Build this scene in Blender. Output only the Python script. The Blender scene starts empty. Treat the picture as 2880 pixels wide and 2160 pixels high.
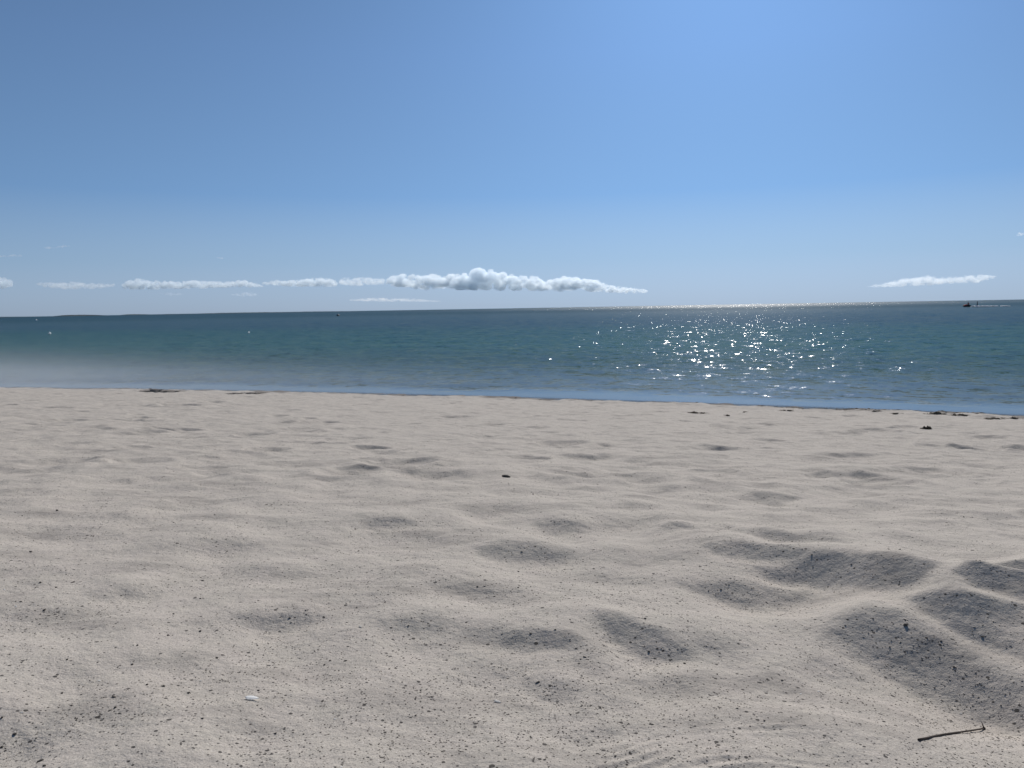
import bpy, bmesh, math, random
import numpy as np
from mathutils import Vector, Matrix
R = math.radians
sc = bpy.context.scene
C = sc.collection
rng = np.random.default_rng(11)
random.seed(5)

# ------------------------------------------------------------------ camera
F_PX, CX, CY = 2175.0, 1440.0, 1080.0          # photograph is 2880 x 2160
CAM_H = 1.6                                    # metres above the sea
PITCH, ROLL = math.atan(213.0 / F_PX), R(0.99)
fwd = Vector((0, math.cos(PITCH), -math.sin(PITCH)))
r0 = Vector((1, 0, 0)); u0 = Vector((0, math.sin(PITCH), math.cos(PITCH)))
rgt = r0 * math.cos(ROLL) - u0 * math.sin(ROLL)
upv = u0 * math.cos(ROLL) + r0 * math.sin(ROLL)
cd = bpy.data.cameras.new('camera'); cam = bpy.data.objects.new('camera', cd); C.objects.link(cam)
m = Matrix((rgt, upv, -fwd)).transposed().to_4x4(); m.translation = (0, 0, CAM_H)
cam.matrix_world = m
cd.sensor_width = 36; cd.lens = 36 * F_PX / 2880
cd.clip_start = 0.05; cd.clip_end = 200000
cd.dof.use_dof = True; cd.dof.focus_distance = 2.0; cd.dof.aperture_fstop = 24
sc.camera = cam

# ------------------------------------------------------------------ sky, sun, exposure
SUN_AZ, SUN_EL = R(16.0), R(35.0)
SKY_GAIN = 3.6
w = bpy.data.worlds.new('World'); sc.world = w; w.use_nodes = True
nt = w.node_tree; nt.nodes.clear()
sky = nt.nodes.new('ShaderNodeTexSky'); sky.sky_type = 'NISHITA'; sky.sun_disc = False
sky.sun_elevation = SUN_EL; sky.sun_rotation = SUN_AZ
sky.altitude = 0; sky.air_density = 1.0; sky.dust_density = 0.6; sky.ozone_density = 2.0
bg = nt.nodes.new('ShaderNodeBackground'); bg.inputs[1].default_value = 0.075
wo = nt.nodes.new('ShaderNodeOutputWorld')
def _wn(t, **kw):
    n_ = nt.nodes.new('ShaderNode' + t)
    for k, v in kw.items(): setattr(n_, k, v)
    return n_
_tc = _wn('TexCoord'); _sp = _wn('SeparateXYZ'); nt.links.new(_tc.outputs['Generated'], _sp.inputs[0])
_rm = _wn('ValToRGB'); nt.links.new(_sp.outputs[2], _rm.inputs[0])       # clear marine air: colour of the sky by height
_e = _rm.color_ramp.elements
while len(_e) < 5: _e.new(.5)
for _k, (_p, _c) in zip(_e, ((0, (.55, .70, .90)), (.06, (.330, .49, .69)), (.14, (.170, .318, .56)), (.30, (.146, .275, .525)), (1, (.085, .19, .40)))):
    _k.position = _p; _k.color = (*_c, 1)
_bw = _wn('RGBToBW'); nt.links.new(sky.outputs[0], _bw.inputs[0])
_pw = _wn('Math', operation='POWER'); nt.links.new(_bw.outputs[0], _pw.inputs[0]); 
_rp = _wn('ValToRGB'); nt.links.new(_sp.outputs[2], _rp.inputs[0]); _e = _rp.color_ramp.elements   # glow towards the sun weakens near the horizon
while len(_e) < 4: _e.new(.5)
for _k, (_p, _c) in zip(_e, ((0, .40), (.06, .56), (.14, .72), (.30, .80))):
    _k.position = _p; _k.color = (_c, _c, _c, 1)
nt.links.new(_rp.outputs[0], _pw.inputs[1])
_ml = _wn('Math', operation='MULTIPLY'); nt.links.new(_pw.outputs[0], _ml.inputs[0]); _ml.inputs[1].default_value = SKY_GAIN
_vm = _wn('VectorMath', operation='SCALE'); nt.links.new(_rm.outputs[0], _vm.inputs[0]); nt.links.new(_ml.outputs[0], _vm.inputs[3])
nt.links.new(_vm.outputs[0], bg.inputs[0]); nt.links.new(bg.outputs[0], wo.inputs[0])
sd = bpy.data.lights.new('sun', 'SUN'); sd.energy = 3.95; sd.angle = R(0.53); sd.color = (1.0, 0.955, 0.89)
sun = bpy.data.objects.new('sun', sd); C.objects.link(sun)
sdir = Vector((math.sin(SUN_AZ) * math.cos(SUN_EL), math.cos(SUN_AZ) * math.cos(SUN_EL), math.sin(SUN_EL)))
sun.rotation_euler = sdir.to_track_quat('Z', 'Y').to_euler(); sun.location = (0, 0, 20)
sc.view_settings.view_transform = 'Standard'; sc.view_settings.look = 'None'
sc.view_settings.exposure = 0.0; sc.view_settings.gamma = 1.0
sc.cycles.volume_bounces = 24; sc.cycles.max_bounces = 26; sc.cycles.volume_step_rate = 1.0
sc.cycles.sample_clamp_indirect = 4.0; sc.cycles.sample_clamp_direct = 30.0
sc.cycles.use_denoising = True; sc.cycles.use_adaptive_sampling = False

# ------------------------------------------------------------------ helpers
def tag(o, label=None, cat=None, group=None, kind=None):
    if label: o['label'] = label
    if cat: o['category'] = cat
    if group: o['group'] = group
    if kind: o['kind'] = kind
    return o

def link(name, me, mat=None, parent=None):
    o = bpy.data.objects.new(name, me); C.objects.link(o)
    if mat: me.materials.append(mat)
    if parent: o.parent = parent
    return o

def from_bm(name, bm, mat=None, parent=None, smooth=True):
    me = bpy.data.meshes.new(name); bm.to_mesh(me); bm.free()
    if smooth: me.polygons.foreach_set('use_smooth', [True] * len(me.polygons))
    return link(name, me, mat, parent)

def np_mesh(name, co, quads, smooth=True):
    """mesh from an (n,3) array and an (m,k) face array"""
    me = bpy.data.meshes.new(name)
    k = quads.shape[1]
    me.vertices.add(len(co)); me.vertices.foreach_set('co', np.ascontiguousarray(co, np.float32).ravel())
    me.loops.add(quads.size); me.loops.foreach_set('vertex_index', np.ascontiguousarray(quads, np.int32).ravel())
    me.polygons.add(len(quads)); me.polygons.foreach_set('loop_start', np.arange(0, quads.size, k, dtype=np.int32))
    if smooth: me.polygons.foreach_set('use_smooth', np.ones(len(quads), bool))
    me.update(calc_edges=True); me.validate()
    return me

def ray(x, y):
    """world direction of a photograph pixel (2880 wide)"""
    return (fwd + rgt * ((x - CX) / F_PX) + upv * ((CY - y) / F_PX)).normalized()

def on_sea(x, y):
    d = ray(x, y); t = -CAM_H / d.z
    return Vector((d.x * t, d.y * t, 0))

# --- gradient noise on arrays
_perm = np.random.default_rng(3).permutation(512)
_ang = np.random.default_rng(4).random(512) * 2 * math.pi
def noise2(x, y, seed=0):
    xi = np.floor(x).astype(np.int64); yi = np.floor(y).astype(np.int64)
    xf = x - xi; yf = y - yi
    u = xf * xf * xf * (xf * (xf * 6 - 15) + 10); v = yf * yf * yf * (yf * (yf * 6 - 15) + 10)
    def g(i, j, dx, dy):
        h = _ang[_perm[(_perm[(i + seed * 37) % 512] + j) % 512]]
        return np.cos(h) * dx + np.sin(h) * dy
    a = g(xi, yi, xf, yf); b = g(xi + 1, yi, xf - 1, yf)
    c = g(xi, yi + 1, xf, yf - 1); d = g(xi + 1, yi + 1, xf - 1, yf - 1)
    return (a + u * (b - a)) + v * ((c + u * (d - c)) - (a + u * (b - a)))

def sstep(a, b, x):
    t = np.clip((x - a) / (b - a), 0, 1); return t * t * (3 - 2 * t)

# ------------------------------------------------------------------ beach shape
_A, _M, _B = on_sea(0, 1086), on_sea(1440, 1117), on_sea(2880, 1176)
_t = (_B - _A).normalized(); _n = Vector((-_t.y, _t.x, 0))          # _n points out to sea
if _n.y < 0: _n = -_n
_c = _n.dot(_A); _bow = _n.dot(_M) - _c; _tm = _t.dot(_M); _th = (_B - _A).length / 2
S0 = _c + _bow * 0.95                                             # camera to waterline, about
Z0 = CAM_H - 0.45
def inland(x, y):
    t = _t.x * x + _t.y * y
    bow = _bow * np.clip(1 - ((t - _tm) / _th) ** 2, -2.0, 1)
    return _c + bow - (_n.x * x + _n.y * y)

def beach_base(x, y):
    s = inland(x, y); k = Z0 / S0
    land = np.where(s < S0, k * s, Z0 + 0.6 * (1 - np.exp(-np.maximum(s - S0, 0) * k / 0.6)))
    return np.where(s > 0, land, np.maximum(s * 0.11, -3.0))

def _base_t(d):
    ts = np.geomspace(.3, 80, 2500); hit = np.nonzero(CAM_H + d.z * ts <= beach_base(d.x * ts, d.y * ts))[0]
    return float(ts[hit[0]]) if len(hit) else 80.0
def on_sand(x, y):
    """where the ray of a photograph pixel meets the smooth beach"""
    d = ray(x, y); t = _base_t(d)
    return Vector((d.x * t, d.y * t, 0))

# hollows: x, top, bottom, half width of the shaded wall (in a 2212 wide view), strength, turn in degrees
K = 2880 / 2212
HOLLOWS = [
 (2108,964,976,46,0.8,-4),(2022,958,970,38,0.7,0),(800,958,976,44,0.7,0),(1050,938,947,28,0.8,0),(290,964,977,44,0.6,0),(390,868,879,42,0.7,0),
 (335,918,931,34,0.6,0),(1540,985,996,34,0.5,0),(1560,918,926,30,0.6,0),(1890,925,934,46,0.6,0),(2140,942,950,34,0.6,0),(1230,905,911,40,0.5,0),
 (150,905,913,46,0.5,0),(660,930,938,48,0.5,0),(1660,950,960,44,0.5,0)]
# crests: height, half width, lift in cm, points (2212 wide view)
CRESTS = [(.007,.018,0,[(1480,1021),(1580,1026),(1690,1043)]), (.006,.010,0,[(1985,1131),(2080,1132),(2200,1147),(2260,1152)])]
# banks of the near footprints that rise away from the viewer: steepness, softness, outline.
# first list read off an enlarged view of the near right, second off the 2212 wide view of the whole
BANKS_RIGHT = """.36 18 700,600 850,592 1000,598 1200,622 1300,650 1270,690 1150,722 1060,738 960,720 860,680 760,640
.34 12 1050,560 1200,525 1310,495 1420,490 1600,522 1780,545 1850,560 1810,610 1700,640 1560,650 1400,640 1250,608 1120,590
.40 10 1900,590 1960,555 2080,530 2300,505 2500,500 2500,710 2300,690 2212,690 2100,665 2000,640
.40 10 1690,668 1850,672 2010,695 2300,715 2500,720 2500,1090 2300,1000 2212,960 2050,895 1900,820 1780,745
.40 40 1500,720 1600,700 1680,745 1800,810 1950,890 2100,955 2300,1040 2500,1120 2500,1330 2300,1280 2150,1230 1950,1190 1750,1120 1560,1050 1420,960 1350,890 1400,800
.10 60 1300,850 1450,760 1600,900 1650,1080 1480,1060 1340,960
.38 25 370,760 480,770 600,815 720,880 770,950 700,990 580,985 470,930 400,850
.36 20 -60,820 60,810 180,815 280,855 340,910 300,950 150,930 0,925 -80,900
.18 30 200,930 330,930 400,1000 360,1070 240,1020
.26 25 60,1040 150,1020 260,1060 330,1120 280,1170 150,1150 60,1100
.16 35 330,1100 560,1090 620,1130 450,1190 330,1190
.20 25 250,1290 380,1260 480,1265 420,1310 300,1340
.30 10 830,470 950,458 1150,462 1280,475 1260,505 1150,520 1030,540 920,520 860,500
.30 8 920,368 1000,370 1150,375 1350,390 1480,425 1420,440 1250,432 1100,415 980,395
.30 8 640,385 700,372 760,385 800,395 760,410 690,420 650,410
.28 14 100,350 180,330 280,345 330,375 310,410 240,425 160,415 110,390
.18 16 330,345 450,335 560,355 540,380 430,390 330,400
.24 16 -150,470 -20,455 120,460 280,485 250,510 120,530 -30,545 -140,520
.16 20 1800,420 1880,405 1960,430 1900,470 1820,465
.18 16 1950,400 2060,410 2130,450 2060,470 1960,440
.36 7 1040,235 1130,228 1240,240 1200,265 1130,285 1080,265
.20 8 1390,140 1450,128 1540,138 1520,155 1440,160
.20 8 320,120 420,122 440,145 380,158 310,148
.30 5 240,72 330,60 430,65 400,85 280,88
.30 5 350,30 400,12 450,20 400,36
.14 8 470,75 600,75 590,100 520,105
.14 10 470,165 580,150 600,185 500,195
.14 10 470,260 560,265 620,290 520,300
.15 5 640,200 710,205 700,220 650,218
.22 6 1330,55 1500,50 1640,55 1560,78 1400,72
.20 10 1700,1350 1790,1345 1770,1375 1710,1372
.15 10 2000,1340 2212,1330 2212,1350 2050,1360
.20 10 1310,1330 1350,1310 1400,1315 1340,1370 1300,1400
.18 8 2040,310 2150,300 2300,305 2300,330 2150,332"""
BANKS_REST = """.30 8 760,1140 800,1120 850,1122 890,1135 860,1147 810,1153 775,1152
.18 14 400,1180 440,1155 510,1158 525,1180 500,1200 430,1200
.25 9 205,1295 250,1268 330,1265 335,1278 290,1298 230,1308
.25 14 530,1335 600,1322 690,1318 710,1335 660,1355 560,1358
.20 14 800,1280 880,1256 970,1250 960,1268 900,1295 820,1305
.26 12 970,1262 1060,1258 1180,1280 1160,1298 1060,1295 990,1285
.26 16 800,1345 900,1335 980,1340 970,1375 880,1380 820,1370
.24 16 980,1345 1090,1350 1080,1400 1000,1385
.22 10 1000,1095 1060,1085 1110,1095 1080,1115 1040,1125 1000,1115
.15 8 1000,1020 1080,1015 1110,1030 1070,1045 1010,1045
.18 6 1050,1062 1110,1050 1150,1055 1090,1072
.30 25 0,1510 60,1540 70,1600 0,1650 -80,1650 -80,1510
.10 30 640,1400 760,1400 850,1440 780,1470 660,1450
.09 25 380,1420 470,1430 460,1480 390,1470
.12 12 840,1190 900,1185 890,1205 830,1210
.10 20 60,1100 160,1095 150,1120 70,1125
.12 10 180,1030 330,1028 320,1048 200,1050
.12 8 860,1003 980,1003 960,1020 880,1020
.16 26 1290,1330 1400,1325 1480,1360 1400,1380 1300,1360
.14 24 1420,1290 1500,1270 1560,1300 1480,1320
.15 22 700,1290 800,1285 790,1315 700,1312
.16 18 1300,1130 1420,1120 1440,1140 1320,1150
.14 18 900,1130 1000,1125 1010,1150 910,1152
.16 16 930,1160 1040,1150 1050,1180 940,1185
.12 20 1250,1210 1380,1200 1400,1225 1270,1235
.14 30 880,1400 1000,1405 1180,1450 1220,1500 1080,1480 920,1430
.12 10 560,1235 640,1228 690,1240 620,1252
.10 12 700,1205 790,1200 780,1225 700,1228
.12 10 300,1180 360,1172 380,1190 310,1196
.10 14 100,1230 180,1222 190,1245 110,1250
.13 16 1310,1490 1420,1470 1520,1500 1400,1530
.10 22 90,1440 200,1430 230,1480 120,1490
.09 24 480,1560 600,1545 640,1590 520,1600
.10 24 900,1560 1010,1540 1060,1580 940,1600
.12 12 540,1080 640,1074 660,1090 560,1094
.12 10 700,1050 800,1046 790,1060 710,1062
.12 10 1180,1262 1280,1255 1300,1275 1200,1282
.12 12 1290,1290 1380,1282 1400,1306 1310,1312
.12 9 250,1120 330,1116 320,1130 260,1132
.12 8 480,1040 580,1036 570,1048 490,1050
.10 8 1560,1075 1620,1070 1610,1084 1570,1086
.12 8 1900,1090 1990,1084 1980,1100 1910,1102
.12 6 1640,1010 1700,1006 1690,1016 1650,1018"""
def _ground(px, py): return on_sand(px * K, py * K)
_H = []
for (hx, y0, y1, hw, st, tr) in HOLLOWS:
    near = _ground(hx, y1); far = _ground(hx, y0)
    dist = near.length
    a = hw * K / F_PX * dist
    b = min((far - near).length * 0.5 + 0.01, 1.0 * a)
    cen = near + Vector((near.x, near.y, 0)).normalized() * (b * 0.95)
    _H.append((cen.x, cen.y, a * 1.12, b * 1.12, 0.30 * b * st, R(tr) - math.atan2(cen.x, cen.y)))
_r = np.random.default_rng(33)
for _ in range(700):                                               # older, softened footprints farther off
    ry = 3.2 + 15 * _r.random() ** 1.2; rx = (_r.random() - .5) * 2 * (ry * .85 + 2)
    s = float(inland(np.array(rx), np.array(ry)))
    if s < .6: continue
    a = _r.uniform(.07, .2); b = a * _r.uniform(.5, 1.1)
    _H.append((rx, ry, a, b, b * _r.uniform(.06, .18), _r.uniform(-.6, .6)))
def _lifted(px, py, h):
    """where the ray of a 2880 wide pixel meets the smooth beach raised by h metres"""
    d = ray(px, py); ts = np.geomspace(.3, 80, 6000); hit = np.nonzero(CAM_H + d.z * ts <= beach_base(d.x * ts, d.y * ts) + h)[0]
    return d.x * ts[hit[0]], d.y * ts[hit[0]], h
def _soft_poly(px, py, pts, soft):
    xs = [p[0] for p in pts]; ys = [p[1] for p in pts]; out = np.zeros_like(px)
    i = np.nonzero((px > min(xs) - soft) & (px < max(xs) + soft) & (py > min(ys) - soft) & (py < max(ys) + soft))[0]
    if not len(i): return out
    x, y = px[i], py[i]; ins = np.zeros(len(i), bool); best = np.full(len(i), 1e9); n = len(pts)
    for k in range(n):
        (ax, ay), (bx, by) = pts[k], pts[(k + 1) % n]; ex, ey = bx - ax, by - ay
        t = np.clip(((x - ax) * ex + (y - ay) * ey) / (ex * ex + ey * ey), 0, 1)
        best = np.minimum(best, np.hypot(x - ax - t * ex, y - ay - t * ey))
        if ey: ins ^= ((ay > y) != (by > y)) & (x < ax + (y - ay) * ex / ey)
    out[i] = sstep(-soft, soft, np.where(ins, best, -best)); return out

def _relief():
    """heights on a bearing / log-distance grid: the smooth surface whose outward slopes best match the banks"""
    az = np.linspace(-R(46), R(46), 620); rg = np.geomspace(.55, 9, 1100); n, m_ = len(az), len(rg)
    A_, Rr = np.meshgrid(az, rg, indexing='ij'); B_ = beach_base(Rr * np.sin(A_), Rr * np.cos(A_))
    blk = []
    for txt, k_, ox, oy in ((BANKS_RIGHT, .651, 1440, 1240), (BANKS_REST, K, 0, 0)):
        for line in txt.splitlines():
            w_ = line.split(); pts = [[float(c) for c in p.split(',')] for p in w_[2:]]
            blk.append((float(w_[0]), float(w_[1]) * k_ * SOFT, [(ox + k_ * p[0], oy + k_ * p[1]) for p in pts]))
    def even(v): return np.concatenate([np.concatenate([v, v[:, ::-1]], 1), np.concatenate([v, v[:, ::-1]], 1)[::-1]], 0)
    du, da = math.log(rg[1] / rg[0]), az[1] - az[0]
    ku = np.fft.fftfreq(2 * m_, du)[None, :] * 2 * math.pi; ka = np.fft.fftfreq(2 * n, da)[:, None] * 2 * math.pi
    h = np.zeros_like(B_)
    for it in range(5):
        T_ = (CAM_H - B_ - h) / Rr; hid = T_ > np.minimum.accumulate(T_, 1) + 1e-6
        dx, dy, dz = np.sin(A_), np.cos(A_), -T_
        f = dy * fwd.y + dz * fwd.z
        px = (CX + F_PX * (dx * rgt.x + dy * rgt.y + dz * rgt.z) / f).ravel(); py = (CY - F_PX * (dx * upv.x + dy * upv.y + dz * upv.z) / f).ravel()
        px, py = px + 20 * noise2(px / 90, py / 50, 21) + 5 * noise2(px / 22, py / 14, 23), py + 11 * noise2(px / 90 + 4, py / 50, 22) + 4 * noise2(px / 22, py / 14 + 3, 24)
        g = np.zeros_like(px)
        for st, so, pts in blk: g = np.maximum(g, st * _soft_poly(px, py, pts, so))
        g = g.reshape(B_.shape); g[hid] = -.08
        fu = np.gradient(STEEP * g * Rr, du, axis=1)
        H = np.fft.fft2(even(fu)) / -(ku ** 2 + LAT * ka ** 2 + MU)
        hn = np.real(np.fft.ifft2(H))[:n, :m_]
        h = hn if it == 0 else .4 * h + .6 * hn
    return az, rg, h
STEEP, SOFT, LAT, MU = 1.9, 1.65, .25, 9.0
_az, _rg, _G = _relief()
_R = [(h, wd, [_lifted(p[0] * K, p[1] * K, lf * .01)[:2] for p in pts]) for (h, wd, lf, pts) in CRESTS]
def sculpt(x, y):
    out = np.zeros_like(x); r = np.hypot(x, y); a = np.arctan2(x, y)
    i = np.nonzero((r > .56) & (r < 8.9) & (np.abs(a) < R(45.5)))[0]
    fa = (a[i] - _az[0]) / (_az[1] - _az[0]); fr = np.log(r[i] / _rg[0]) / math.log(_rg[1] / _rg[0])
    ia = np.clip(fa.astype(int), 0, len(_az) - 2); ir = np.clip(fr.astype(int), 0, len(_rg) - 2); fa -= ia; fr -= ir
    v = (_G[ia, ir] * (1 - fr) + _G[ia, ir + 1] * fr) * (1 - fa) + (_G[ia + 1, ir] * (1 - fr) + _G[ia + 1, ir + 1] * fr) * fa
    out[i] = v * (1 - sstep(R(41), R(45), np.abs(a[i]))) * sstep(.56, .7, r[i]) * (1 - sstep(6.5, 8.5, r[i])); return out

def bumps(x, y):
    """footprints, crests and wind-blown unevenness; x, y flat arrays sorted in any order"""
    z = np.zeros_like(x); x_, y_ = x, y
    wf = .15 + .85 * sstep(2.5, 5, np.hypot(x_, y_))
    x = x_ + wf * .035 * noise2(x_ * 5.1, y_ * 5.1, 16) + wf * .012 * noise2(x_ * 13, y_ * 13, 17)
    y = y_ + wf * .045 * noise2(x_ * 5.1 + 7, y_ * 5.1, 18) + wf * .014 * noise2(x_ * 13, y_ * 13 + 5, 19)
    for (cx, cy, a, b, dep, rot) in _H:
        rad = max(a, b) * 1.9
        idx = np.nonzero((np.abs(x - cx) < rad) & (np.abs(y - cy) < rad))[0]
        if not len(idx): continue
        dx = x[idx] - cx; dy = y[idx] - cy
        wob = 1 + .16 * noise2(dx / a * 1.3 + cx * 9, dy / b * 1.3 + cy * 7, 2)
        c, s = math.cos(rot), math.sin(rot)
        r = np.sqrt(((c * dx + s * dy) / a) ** 2 + ((-s * dx + c * dy) / b) ** 2) * wob
        q = np.clip(1 - r * r, 0, None)
        z[idx] += -dep * q ** 1.6 + dep * .24 * np.exp(-((r - 1.08) / .26) ** 2)
    for (h, wd, pts) in _R:
        xs = [p[0] for p in pts]; ys = [p[1] for p in pts]; mg = wd * 4
        idx = np.nonzero((x > min(xs) - mg) & (x < max(xs) + mg) & (y > min(ys) - mg) & (y < max(ys) + mg))[0]
        if not len(idx): continue
        px, py = x[idx], y[idx]; best = np.full(len(idx), 1e9)
        L = sum(math.hypot(xs[i + 1] - xs[i], ys[i + 1] - ys[i]) for i in range(len(xs) - 1)); acc = 0; tt = np.zeros(len(idx))
        for i in range(len(xs) - 1):
            ex, ey = xs[i + 1] - xs[i], ys[i + 1] - ys[i]; l2 = ex * ex + ey * ey
            t = np.clip(((px - xs[i]) * ex + (py - ys[i]) * ey) / l2, 0, 1)
            d = np.hypot(px - xs[i] - t * ex, py - ys[i] - t * ey)
            mk = d < best; best = np.where(mk, d, best); tt = np.where(mk, (acc + t * math.sqrt(l2)) / L, tt); acc += math.sqrt(l2)
        env = np.clip(tt / .15, 0, 1) * np.clip((1 - tt) / .15, 0, 1)
        env = .35 + .65 * env
        d = np.sqrt(best ** 2 + (.10 * wd) ** 2) * (1 + .15 * noise2(px * 14, py * 14, 5))
        z[idx] += h * env * np.exp(-d / wd) 
    z += sculpt(x, y)
    x, y = x_, y_
    near = np.hypot(x, y)
    far = sstep(1.5, 5, near)
    mog = sstep(-.5, .5, x - .1 * y) * sstep(.9, 1.3, near) * (1 - sstep(3.5, 6, near))
    z += (.006 + .005 * mog + .012 * far) * (.5 - np.abs(noise2(x * 3.4 + 1, y * 3.4 + 2, 20))) * (1 - .6 * far)
    nr = 1 - sstep(3, 5, near)
    z += nr * ((.017 + .004 * mog) * noise2(x * 3.3 + 5, y * 3.3, 25) + (.0095 + .003 * mog) * noise2(x * 7.3, y * 7.3 + 2, 26))
    z += (.005 + .011 * far) * noise2(x * 2.1 + 3, y * 2.1, 1) + (.004 + .006 * far) * noise2(x * 5.3, y * 5.3 + 9, 2)
    z += (.0021 + .0045 * far) * noise2(x * 13, y * 13, 3)
    z += .0012 * noise2(x * 37, y * 37, 4) * (1 - .5 * far)
    z += .0005 * noise2(x * 95, y * 95, 6) * (1 - sstep(2, 4, near))
    # combed drag marks, lower right
    u = (x - .24) * .97 + (y - .95) * .22; v = -(x - .24) * .22 + (y - .95) * .97
    comb = np.sin((v + 1.1 * u ** 2 + .016 * noise2(x * 9, y * 9, 7)) * 2 * math.pi / .021)
    patch = sstep(-.20, -.10, u) * (1 - sstep(.08, .2, u)) * sstep(-.2, -.12, v) * (1 - sstep(.015, .06, v)) * sstep(-.35, .15, noise2(x * 11, y * 11, 27))
    z += .0012 * comb * patch * (1 + .8 * noise2(x * 26, y * 26, 28))
    return z

def sand_z(x, y):
    s = inland(x, y)
    damp = .12 + .88 * sstep(-.2, 1.2, s)
    lump = (sstep(-.6, .2, s) * (1 - sstep(1.2, 2.4, s))) * (.030 * noise2(x * .8, y * .8, 8) + .030 * noise2(x * 2.6, y * 2.6, 9) + .016 * noise2(x * 6.5, y * 6.5, 10))
    return beach_base(x, y) + bumps(x, y) * damp + lump

def sand_at(px, py):
    """point of the finished sand seen at a photograph pixel (2880 wide)"""
    d = ray(px, py); t0_ = _base_t(d); ts = np.geomspace(max(.4, t0_ * .62), t0_ * 1.35, 500)
    z = sand_z(d.x * ts, d.y * ts); hit = np.nonzero(CAM_H + d.z * ts <= z)[0]
    t = ts[hit[0]] if len(hit) else ts[-1]
    return Vector((d.x * t, d.y * t, float(sand_z(np.array([d.x * t]), np.array([d.y * t]))[0])))

def polar(r, ang):
    rr, aa = np.meshgrid(r, ang, indexing='ij')
    x = (rr * np.sin(aa)).ravel(); y = (rr * np.cos(aa)).ravel()
    nr, na = len(r), len(ang)
    i = np.arange(nr - 1)[:, None] * na + np.arange(na - 1)[None, :]
    q = np.stack([i, i + 1, i + na + 1, i + na], -1).reshape(-1, 4)[:, ::-1]
    return x, y, q

# ------------------------------------------------------------------ materials
class N:
    """small node-tree builder"""
    def __init__(s, name):
        s.m = bpy.data.materials.new(name); s.m.use_nodes = True; s.t = s.m.node_tree; s.t.nodes.clear()
        s.out = s.t.nodes.new('ShaderNodeOutputMaterial')
    def n(s, typ, inp=None, **kw):
        nd = s.t.nodes.new('ShaderNode' + typ)
        for k, v in kw.items(): setattr(nd, k, v)
        for k, v in (inp or {}).items(): s.put(nd.inputs[k], v)
        return nd
    def put(s, sock, v):
        if isinstance(v, bpy.types.NodeSocket): s.t.links.new(v, sock)
        elif isinstance(v, bpy.types.Node): s.t.links.new(v.outputs[0], sock)
        else: sock.default_value = v
    def math(s, op, a, b=0.0, c=0.0, clamp=False):
        nd = s.t.nodes.new('ShaderNodeMath'); nd.operation = op; nd.use_clamp = clamp
        for i, v in enumerate((a, b, c)): s.put(nd.inputs[i], v)
        return nd.outputs[0]
    def mix(s, f, a, b, blend='MIX'):
        nd = s.t.nodes.new('ShaderNodeMix'); nd.data_type = 'RGBA'; nd.blend_type = blend
        s.put(nd.inputs[0], f); s.put(nd.inputs[6], a); s.put(nd.inputs[7], b)
        return nd.outputs[2]
    def ramp(s, f, stops):
        nd = s.t.nodes.new('ShaderNodeValToRGB'); e = nd.color_ramp.elements
        while len(e) < len(stops): e.new(.5)
        for el, (p, c) in zip(e, stops):
            el.position = p; el.color = c if len(c) == 4 else (*c, 1)
        s.put(nd.inputs[0], f); return nd.outputs[0]
    def noise(s, vec, scale, detail=2, rough=.5, out=0):
        nd = s.n('TexNoise', {'Vector': vec, 'Scale': scale, 'Detail': detail, 'Roughness': rough}); return nd.outputs[out]

def col(*c): return (*c, 1.0)

def simple(name, c1, c2, scale, rough=.7, bump=.3, spec=.3):
    b = N(name); co = b.n('TexCoord').outputs['Object']
    f = b.noise(co, scale, 4, .6)
    p = b.n('BsdfPrincipled', {'Base Color': b.mix(f, col(*c1), col(*c2)), 'Roughness': rough, 'Specular IOR Level': spec})
    if bump:
        p.inputs['Normal'].default_value = (0, 0, 0)
        bp = b.n('Bump', {'Height': f, 'Strength': bump, 'Distance': .5 / scale}); b.put(p.inputs['Normal'], bp.outputs[0])
    b.put(b.out.inputs[0], p); return b.m

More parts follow.
